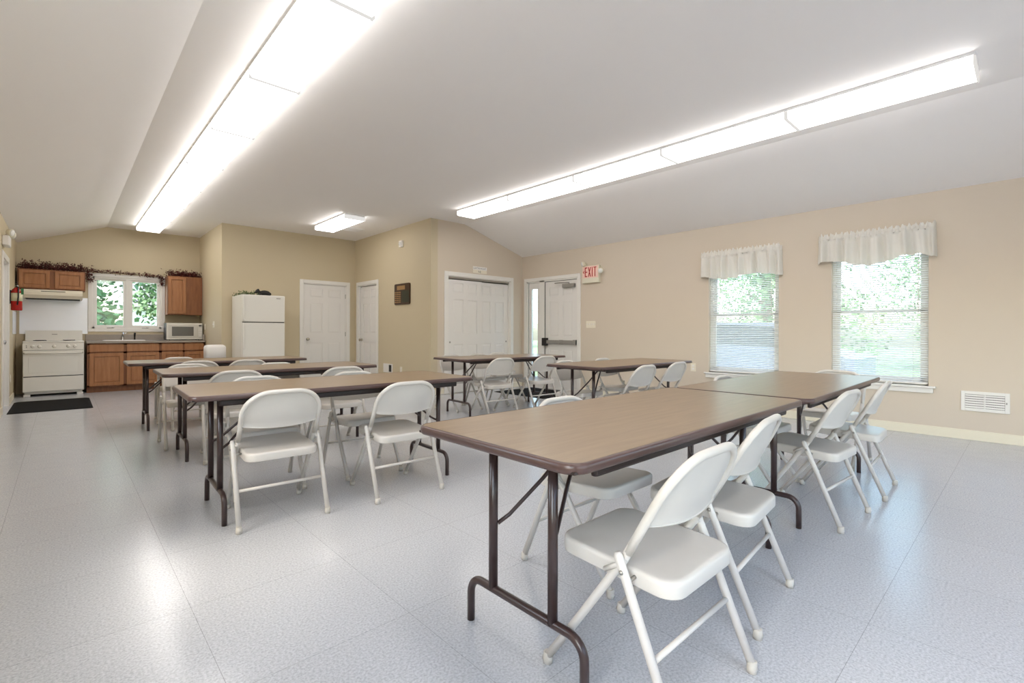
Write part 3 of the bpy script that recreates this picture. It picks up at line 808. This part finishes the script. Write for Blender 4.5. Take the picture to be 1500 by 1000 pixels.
# hood
root = thing('range_hood', 'cream range hood under the short wall cabinets above the range', 'hood', (-.115, 11.28, 1.63))
h = MB(); h.prism([(0.0, .055), (.05, .0), (.462, .0), (.462, .145), (.03, .145), (0, .10)], 'x', -.37, .37); h.build('body', 'ivory', root)
MB().box(-.34, .34, .06, .44, -.006, .002).build('filter', 'dgrey', root)
MB().box(-.15, .15, .006, .012, .112, .122).build('vent_slot', 'ink', root).rotation_euler = (0, 0, 0)
# wall cabinets
def wall_cabinet(x0, x1, z0, z1, doors, label):
    root = thing('wall_cabinet', label, 'cabinet', (x0, 11.45, z0), 0, 'oak wall cabinets'); W = x1-x0; H = z1-z0
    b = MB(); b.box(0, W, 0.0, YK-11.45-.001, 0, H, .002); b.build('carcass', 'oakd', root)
    for a, c in doors: panel_front(MB(), a, c, .02, H-.02, -.0005, .02, .05).build('cabinet_door', 'oak', root)
    return root
wall_cabinet(-.552, .295, 1.79, 2.125, [(.02, .392), (.455, .827)], 'short two-door oak wall cabinet above the range hood')
wall_cabinet(1.492, 2.072, 1.405, 2.165, [(.015, .30)], 'tall oak wall cabinet above the microwave, right of the kitchen window')

# garlands
def garland(pts, label, dens, spread, seed, up=.03, leafm='leafred', berries=True, name='berry_garland', cat='garland', grp='dried berry garlands', ls=.027):
    rnd = random.Random(seed)
    pts = [Vector(p) for p in pts]; o = pts[0].copy()
    root = thing(name, label, cat, o, 0, grp)
    v = MB(); l = MB(); b = MB()
    def at(t):
        t *= len(pts)-1; i = min(int(t), len(pts)-2); return pts[i].lerp(pts[i+1], t-i)-o
    path = [at(k/30)+Vector((rnd.gauss(0, .004), rnd.gauss(0, .006), abs(rnd.gauss(0, .006)))) for k in range(31)]
    v.tube(path, .004, 5)
    for k in range(dens):
        p = at(rnd.random()); q = p+Vector((rnd.gauss(0, spread), rnd.gauss(0, spread*.5)-.01, abs(rnd.gauss(up, spread*.7))))
        if k % 3 == 0: v.tube([p, (p+q)/2+Vector((0, 0, .008)), q], .0016, 4)
        for j in range(3):
            c = q+Vector((rnd.gauss(0, .015), rnd.gauss(0, .012), rnd.gauss(0, .012)))
            if berries and rnd.random() < .45: b.sphere(c, rnd.uniform(.006, .010), (1, 1, 1), 6, 5)
            else:
                a = Vector((rnd.gauss(0, 1), rnd.gauss(0, 1), rnd.gauss(0, 1))).normalized(); w = a.orthogonal().normalized()*ls*.4; a = a*ls
                n = a.cross(w).normalized()*ls*.12
                l.quad(c, c+a*.5+w+n, c+a, c+a*.5-w+n)
    v.build('vine', 'twig', root); l.build('leaves', leafm, root)
    if berries: b.build('berries', 'berry', root)['kind'] = 'stuff'
    else: b.bm.free()
    return root
garland([(-.53, 11.58, 2.135), (-.1, 11.56, 2.14), (.28, 11.58, 2.14)], 'thick dark red berry garland lying on the short cabinets above the range hood', 520, .055, 1, .035)
garland([(.30, 11.66, 2.155), (.5, 11.71, 2.165), (.85, 11.715, 2.165), (1.2, 11.71, 2.15), (1.44, 11.70, 2.13), (1.43, 11.70, 1.98)], 'thin dark red berry garland strung along the top of the kitchen window', 170, .022, 2, .015)
garland([(.33, 11.68, 2.14), (.36, 11.69, 2.05), (.40, 11.69, 1.98)], 'short berry sprig hanging at the upper left corner of the kitchen window', 40, .022, 12, .01)
garland([(1.52, 11.58, 2.175), (1.8, 11.56, 2.18), (2.03, 11.58, 2.18)], 'dark red berry garland lying on the tall cabinet above the microwave', 330, .045, 3, .035)

# fridge
FX0, FX1, FY0, FY1, FH = 2.235, 2.915, 9.10, 9.81, 1.715
root = thing('refrigerator', 'white top-freezer refrigerator standing against the tan wall', 'refrigerator', ((FX0+FX1)/2, FY0, 0)); w2 = (FX1-FX0)/2
b = MB(); b.box(-w2, w2, .075, FY1-FY0, .03, FH, .008); b.build('cabinet', 'white_app', root)
MB().box(-w2+.02, w2-.02, .09, .6, 0, .03).build('base_grille', 'dgrey', root)
fz = MB().box(-w2, w2, 0, .07, 1.245, FH-.002, .014).build('freezer_door', 'white_app', root)
fd = MB().box(-w2, w2, 0, .07, .08, 1.232, .014).build('fridge_door', 'white_app', root)
MB().box(-w2+.01, w2-.01, .02, .076, 1.2325, 1.2445).build('door_gasket', 'dgrey', root)
MB().box(-w2-.002, -w2+.035, -.022, .006, 1.27, 1.67, .010).build('freezer_handle', 'white_app', fz)
MB().box(-w2-.002, -w2+.035, -.022, .006, .78, 1.215, .010).build('fridge_handle', 'white_app', fd)
MB().box(w2-.145, w2-.075, -.003, .002, 1.655, 1.672, .001).build('badge', 'alum', fz)
# ivy + figurine on fridge
garland([(2.26, 9.72, 1.69), (2.27, 9.45, 1.725), (2.35, 9.25, 1.728), (2.46, 9.27, 1.726)], 'variegated green ivy garland trailing over the top of the refrigerator', 60, .028, 5, .012, 'ivy', False, 'ivy_garland', 'plant', None, .03)
root = thing('bear_figurine', 'small black animal figurine lying on top of the refrigerator', 'figurine', (2.60, 9.32, FH+.002))
b = MB()
b.sphere((.04, 0, .05), .06, (1.55, .8, .78), 20, 14); b.sphere((-.075, -.005, .068), .042, (1, .9, .95), 18, 12)
b.sphere((-.118, -.01, .052), .022, (1.5, .8, .7)); b.sphere((-.07, .02, .105), .014); b.sphere((-.07, -.026, .105), .014)
for x, y in ((-.05, -.03), (-.05, .03), (.10, -.035), (.10, .035)): b.sphere((x, y, .02), .022, (1.3, .9, 1))
b.sphere((.128, 0, .035), .02, (1.2, .9, 1.3))
o = b.build('body', 'fur', root); md = o.modifiers.new('remesh', 'REMESH'); md.mode = 'VOXEL'; md.voxel_size = .006; md.use_smooth_shade = True

# tall bin beside the fridge
root = thing('waste_bin', 'tall white plastic bin standing at the alcove corner left of the refrigerator', 'bin', (1.93, 9.62, 0))
b = MB(); slab(b, lambda i: rrect(.30-2*i, .24-2*i, .05), [(.03, 0), (.02, .03), (0, .62)]); b.build('body', 'white_pl', root)
l = MB(); slab(l, lambda i: rrect(.31-2*i, .25-2*i, .055), [(0, .621), (0, .80), (.01, .83), (.04, .85)]); l.build('lid', 'white_pl', root)

# floor mats
m_ = MB(); slab(m_, lambda i: rrect(.85-2*i, 1.42-2*i, .03), [(0, .0), (.012, .004), (.03, .010)])
o = m_.build('floor_mat', 'rubber', loc=(-.105, 9.70, .0005)); tag(o, 'black rubber mat on the floor in front of the range by the left door', 'mat')
m_ = MB(); slab(m_, lambda i: rrect(.98-2*i, 1.25-2*i, .03), [(0, .0), (.012, .004), (.03, .010)])
o = m_.build('floor_mat', 'rubber', loc=(6.2, 6.0, .0005)); tag(o, 'black rubber mat on the floor inside the exit door', 'mat')

# ------------------------------------------------------------------ wall things
# exit sign on the right wall; local x -> -Y, front faces -X
root = thing('exit_sign', 'red and cream EXIT sign with two lamp heads right of the exit door', 'sign', (XR, 5.205, 1.94), -PI/2)
MB().box(-.18, .18, -.055, 0, 0, .30, .006).build('housing', 'exitbody', root)
MB().box(-.17, .17, -.058, -.054, .085, .292, .002).build('face', 'exitface', root)
L_ = MB(); z0, z1, t, y0, y1 = .105, .272, .017, -.0605, -.0575
def st(x0, x1, a, b): L_.box(x0, x1, y0, y1, a, b)
x = -.115; st(x, x+t, z0, z1)
for a in (z0, (z0+z1)/2-t/2, z1-t): st(x+t, x+.052, a, a+t)
x = -.047
for s in (0, 1):
    xa, xb = (x, x+.048) if s == 0 else (x+.048, x)
    p = [(xa, z0), (xa+t, z0), (xb+t, z1), (xb, z1)]
    L_.prism(p, 'y', y0-.0002*s, y1)
x = .036; st(x, x+t, z0, z1)
x = .072; st(x, x+.062, z1-t, z1); st(x+.0225, x+.0225+t, z0, z1-t)
L_.prism([(-.16, .19), (-.135, .215), (-.125, .205), (-.14, .19), (-.125, .175), (-.135, .165)], 'y', y0, y1)
L_.build('lettering', 'exitred', root)
def lamp(parent, c, yaw, tilt):
    k = MB(); k.lathe([(.012, .0), (.03, .01), (.046, .045), (.048, .062), (.044, .066)], (0, 0, 0), 'y', 20)
    mx = Matrix.Translation(c) @ Matrix.Rotation(yaw, 4, 'Z') @ Matrix.Rotation(tilt, 4, 'X')
    k.xform(mx @ Matrix.Diagonal((1, -1, 1, 1))); lo = k.build('lamp_head', 'exitbody', parent)
    g = MB(); g.lathe([(.041, .0655), (.036, .072), (.015, .078)], (0, 0, 0), 'y', 20); g.xform(mx @ Matrix.Diagonal((1, -1, 1, 1))); g.build('lens', 'lampglass', lo)
lamp(root, (-.12, -.03, .345), -.7, .25); lamp(root, (.225, -.03, .205), .25, .3)
n = MB(); n.tube([(-.12, -.03, .30), (-.12, -.03, .35)], .012, 8); n.tube([(.18, -.03, .2), (.23, -.03, .205)], .012, 8); n.build('lamp_neck', 'exitbody', root)

# emergency light on the left wall (faces +X)
root = thing('emergency_light', 'white twin-head emergency light high on the left wall above the door', 'light', (XL, 9.25, 2.20), PI/2)
MB().box(-.15, .15, -.07, 0, 0, .13, .012).build('housing', 'white_pl', root)
lamp(root, (-.10, -.04, .18), -.5, .2); lamp(root, (.10, -.04, .18), .5, .2)
n = MB(); n.tube([(-.10, -.04, .12), (-.10, -.04, .18)], .012, 8); n.tube([(.10, -.04, .12), (.10, -.04, .18)], .012, 8); n.build('lamp_neck', 'white_pl', root)

# fire extinguisher
root = thing('fire_extinguisher', 'red fire extinguisher hanging on the left wall beside the range hood', 'extinguisher', (XL+.078, 10.32, 1.385))
MB().lathe([(.055, 0), (.062, .012), (.062, .27), (.05, .31), (.025, .335), (.022, .345)], (0, 0, 0), 'z', 24).build('cylinder', 'red', root)
MB().lathe([(.0625, .0), (.0625, .12)], (0, 0, .14), 'z', 24).build('label_band', 'label', root)
v = MB(); v.lathe([(.02, .345), (.02, .375), (.012, .38)], (0, 0, 0), 'z', 12); v.build('valve', 'alum', root)
h = MB(); h.box(-.012, .012, -.075, .02, .382, .390, .002); h.box(-.012, .012, -.07, .01, .408, .416, .002); h.build('handle', 'black', root)
MB().tube([(0, -.02, .36), (.02, -.065, .34), (.02, -.072, .2), (.01, -.07, .08)], .009, 8).build('hose', 'black', root)
MB().box(.045, .075, -.04, -.038, .24, .33).build('tag', 'green', root)
MB().box(-.078, -.055, -.02, .02, .10, .30, .003).build('bracket', 'black', root)

# plaque on side wall (faces -X): local x -> -Y
root = thing('plaque', 'dark wooden award plaque with small brass name plates on the tan side wall', 'plaque', (XO, 7.87, 1.585), -PI/2)
p = MB(); p.prism([(x, z+.19) for x, z in rrect(.54, .385, .03)], 'y', -.022, 0); p.build('board', 'plaque', root)
MB().box(-.17, .11, -.025, -.0215, .27, .345, .001).build('header_plate', 'plgold', root)
MB().box(.0, .25, -.024, -.0215, .03, .25, .001).build('dark_panel', 'plgreen', root)
for i in range(6):
    n = MB()
    for j in range(3): n.box(-.25+j*.075, -.19+j*.075, -.0245, -.0215, .035+i*.036, .055+i*.036, .001)
    n.build('name_plate', 'plgold', root)
# alarm strobe
root = thing('alarm_strobe', 'small white alarm device high on the tan side wall above the plaque', 'alarm', (XO, 7.90, 2.64), -PI/2)
MB().box(-.055, .055, -.04, 0, 0, .12, .008).build('housing', 'white_pl', root)
MB().lathe([(.03, 0), (.028, -.02), (.012, -.028)], (0, -.04, .06), 'y', 16).build('strobe_lens', 'lampglass', root)
# register on side wall
root = thing('wall_register', 'white register with dark louvres low on the tan side wall', 'vent', (XO, 8.40, .30), -PI/2)
MB().box(-.18, .17, -.012, 0, 0, .17, .004).build('plate', 'trim', root)
l = MB()
for k in range(6): l.box(.045+k*.016, .055+k*.016, -.016, -.0115, .02, .15)
l.build('louvres', 'dgrey', root)
def plate(name, label, cat, loc, rz, w=.075, h=.118, kind='switch', gang=1, m='ivory'):
    root = thing(name, label, cat, loc, rz)
    MB().box(-w/2, w/2, -.006, 0, -h/2, h/2, .002).build('cover_plate', m, root)
    for g in range(gang):
        x = (g-(gang-1)/2)*.046
        k = MB()
        if kind == 'switch': k.box(x-.006, x+.006, -.016, -.005, -.006, .016, .001)
        else:
            k.box(x-.016, x+.016, -.0085, -.005, .008, .036, .003); k.box(x-.016, x+.016, -.0085, -.005, -.036, -.008, .003)
        k.build('toggle' if kind == 'switch' else 'socket', 'white_pl', root)
plate('light_switch', 'wide ivory switch plate on the wall just right of the exit door', 'switch', (XR, 5.23, 1.22), -PI/2, .20, .12, 'switch', 4)
plate('wall_outlet', 'ivory outlet low on the right wall left of the left window', 'outlet', (XR, 3.36, .575), -PI/2, .075, .118, 'outlet')
plate('wall_outlet', 'ivory outlet low on the tan side wall right of the register', 'outlet', (XO, 7.92, .38), -PI/2, .075, .118, 'outlet')
plate('light_switch', 'white switch plate on the alcove wall nearer the camera', 'switch', (XA, 10.45, 1.21), -PI/2, .12, .118, 'switch', 2)
plate('wall_outlet', 'white outlet on the alcove wall next to the microwave', 'outlet', (XA, 11.2, 1.17), -PI/2, .075, .118, 'outlet')
plate('wall_outlet', 'white outlet low on the left wall beside the range', 'outlet', (XL, 10.5, .36), PI/2, .075, .118, 'outlet')
# sign over closet
root = thing('wall_sign', 'small white sign with faint lettering above the closet doors', 'sign', (5.65, YC, 2.165))
MB().box(-.165, .165, -.006, 0, 0, .12, .002).build('plate', 'ivory', root)
MB().box(-.165, .165, -.0085, -.0055, .06, .12, .001).build('top_strip', 'white_pl', root)
t_ = MB()
for i in range(9):
    x = -.145+i*.0335
    t_.box(x, x+.005, -.0095, -.008, .072, .108)
    if i % 2: t_.box(x, x+.018, -.0095, -.008, .086, .092)
    else: t_.box(x, x+.018, -.0095, -.008, .072+(i % 3)*.015, .077+(i % 3)*.015)
t_.box(-.035, -.007, -.0075, -.0055, .02, .028); t_.box(-.033, -.027, -.0075, -.0055, .028, .05); t_.box(.008, .016, -.0075, -.0055, .008, .05)
t_.build('lettering', 'ink', root)
# return vent on right wall
root = thing('wall_vent', 'white wall register with a grid of louvres low on the right wall', 'vent', (XR, .31, .295), -PI/2)
vw, vh = .175, .2
f = MB(); f.box(-vw, -vw+.03, -.012, 0, 0, vh, .003); f.box(vw-.035, vw, -.012, 0, 0, vh, .003); f.box(-vw+.03, vw-.035, -.012, 0, 0, .03, .003); f.box(-vw+.03, vw-.035, -.012, 0, vh-.03, vh, .003); f.box(-.006, .004, -.0118, 0, .03, vh-.03, .002)
f.build('frame', 'trim', root)
MB().box(-vw+.03, vw-.035, -.002, -.0005, .03, vh-.03).build('backing', 'mwglass', root)
l = MB()
for k in range(6): z = .042+k*.023; l.prism([(-.0085, z-.007), (-.0025, z+.007), (-.0025, z+.009), (-.0085, z-.004)], 'x', -vw+.031, vw-.036)
for k in range(22):
    x = -vw+.036+k*.0128; l.box(x, x+.0022, -.0105, -.0088, .03, vh-.03)
l.build('louvres', 'white_pl', root)
MB().box(vw-.028, vw-.018, -.02, -.011, .09, .11, .002).build('lever', 'alum', root)

# ------------------------------------------------------------------ outdoors
struct(MB().box(XL-30, XR+45, YK-60, YK+60, -.35, -.15).build('ground', 'grass'))
struct(MB().box(XL-14, XL-1.0, -16, 9, -.15, -.14).build('grey_bounce_left', 'pave'))  # unseen grey ground added to cut green bounce onto the ceiling
struct(MB().box(XL-1.0, XR+2.0, -16, YF-.6, -.15, -.14).build('grey_bounce_front', 'pave'))  # unseen grey ground in front, added for neutral bounce light
struct(MB().box(XR+2.0, XR+9, -12, 8, -.15, -.14).build('pavement', 'pave'))
def tree(x, y, h, r, seed, label, lm='leaf', low=.25, n=5200, ls=1.):
    rnd = random.Random(seed)
    root = thing('tree', label, 'tree', (x, y, -.15), 0, 'trees outside the windows')
    t = MB(); t.tube([(0, 0, 0), (.05, .03, h*.3), (0, .1, h*.6), (.1, 0, h*.85)], [r*.09, r*.07, r*.05, .02], 10)
    blobs = []
    for k in range(9):
        a = rnd.uniform(0, 2*PI); d = r*rnd.uniform(.2, .65); z = h*rnd.uniform(low+.12, .9)
        c = Vector((d*math.cos(a), d*math.sin(a), z)); blobs.append((c, r*rnd.uniform(.4, .62)))
        t.tube([(0, .05, z*.75), (c*.5).to_tuple()[:2]+(z*.9,), c], [r*.03, r*.02, .01], 6)
    t.build('trunk', 'bark', root)
    l = MB()
    for k in range(n):
        c, br = rnd.choice(blobs)
        d = Vector((rnd.gauss(0, 1), rnd.gauss(0, 1), rnd.gauss(0, 1))).normalized()*br*rnd.uniform(.5, 1.05)
        p = c+d; a = Vector((rnd.gauss(0, 1), rnd.gauss(0, 1), rnd.gauss(0, .7))).normalized(); w = a.orthogonal().normalized()
        s = rnd.uniform(.10, .2)*ls
        l.quad(p, p+a*s*.5+w*s*.35, p+a*s, p+a*s*.5-w*s*.35)
    l.build('leaves', lm, root)
tree(16.0, 4.6, 7, 2.6, 11, 'bushy green tree outside the right wall, seen through the left blind', 'leaf', .0)
tree(13.8, -.6, 6.5, 2.3, 12, 'bushy green tree outside the right wall, seen through the right blind', 'leaf', .0)
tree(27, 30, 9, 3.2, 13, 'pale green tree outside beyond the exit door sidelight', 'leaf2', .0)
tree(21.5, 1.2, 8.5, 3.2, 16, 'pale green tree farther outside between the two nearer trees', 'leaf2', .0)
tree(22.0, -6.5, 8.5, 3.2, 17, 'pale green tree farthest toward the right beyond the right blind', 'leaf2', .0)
tree(23.5, 8.2, 8.5, 3.2, 18, 'green tree far outside behind the parked car', 'leaf', .0)
tree(-.3, 20.5, 7, 3.1, 14, 'dense green tree filling the left pane of the kitchen window', 'leaf', .0, 9000, 1.7)
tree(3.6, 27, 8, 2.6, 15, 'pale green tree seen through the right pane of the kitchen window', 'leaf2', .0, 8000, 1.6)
tree(-3.0, 30, 9, 3.4, 19, 'green tree farther back behind the kitchen window', 'leaf', .0, 7000, 1.7)
# parked car outside the left window
root = thing('parked_car', 'blue grey car parked outside, showing through the lower half of the left blind', 'car', (11.0, 4.3, -.14), R(90))
c = MB(); prof = [(-2.2, .35), (-2.2, .75), (-1.5, .92), (-.9, 1.42), (.7, 1.45), (1.35, .98), (2.15, .86), (2.2, .4)]
c.prism(prof, 'y', -.85, .85); c.build('body', 'car', root)
g = MB(); g.prism([(-1.3, .96), (-.82, 1.36), (.62, 1.39), (1.15, 1.0)], 'y', -.86, .86); g.build('side_window', 'carglass', root)
for x in (-1.4, 1.4):
    for y in (-.78, .78): MB().lathe([(.2, -.1), (.33, -.09), (.33, .09), (.2, .1)], (x, y, .33), 'y', 20).build('wheel', 'tyre', root)
# house beyond the kitchen window
root = thing('house', 'pale house beyond the kitchen window, seen low through the right pane', 'house', (8.5, 42, -.15))
MB().box(-5, 5, 0, 7, 0, 3).build('wall', 'siding', root)
MB().prism([(-.6, 2.9), (7.6, 2.9), (3.5, 5)], 'x', -5.4, 5.4).build('roof', 'roof', root)
for x in (-3, 0, 3): MB().box(x-.5, x+.5, -.04, .02, 1, 2.2).build('window', 'carglass', root)

# ------------------------------------------------------------------ light
w = bpy.data.worlds.new('world'); S.world = w; w.use_nodes = True
nt = w.node_tree; bg = nt.nodes['Background']
sky = nt.nodes.new('ShaderNodeTexSky'); sky.sky_type = 'NISHITA'; sky.sun_disc = False
sky.sun_elevation = R(48); sky.sun_rotation = R(270); sky.air_density = 1.2; sky.dust_density = 3
nt.links.new(sky.outputs[0], bg.inputs[0]); bg.inputs[1].default_value = .74
sl = bpy.data.lights.new('sun', 'SUN'); sl.energy = 4; sl.angle = R(2); sl.color = (1, .96, .9)
so = bpy.data.objects.new('sun', sl); COL.objects.link(so)
so.rotation_euler = Vector((.26, 0, -.966)).to_track_quat('-Z', 'Y').to_euler(); so.location = (-20, 0, 20)

# ------------------------------------------------------------------ camera
F = 707.26; HY = 486.31
cam = bpy.data.cameras.new('camera'); co = bpy.data.objects.new('camera', cam); COL.objects.link(co)
cam.sensor_fit = 'HORIZONTAL'; cam.sensor_width = 36; cam.lens = F/1500*36
cam.shift_y = -(500-HY)/1500
yaw = R(42.95); co.location = (0, 0, 1.081)
co.rotation_euler = (Matrix.Rotation(-yaw, 4, 'Z') @ Matrix.Rotation(PI/2, 4, 'X') @ Matrix.Rotation(.0026, 4, 'Z')).to_euler()
cam.clip_start = .02
S.camera = co
S.view_settings.view_transform = 'Standard'; S.view_settings.look = 'None'
S.view_settings.gamma = 1; S.view_settings.use_curve_mapping = False
S.view_settings.exposure = 1.02
S.cycles.max_bounces = 10; S.cycles.diffuse_bounces = 6; S.cycles.glossy_bounces = 4; S.cycles.transparent_max_bounces = 12
S.cycles.use_denoising = True
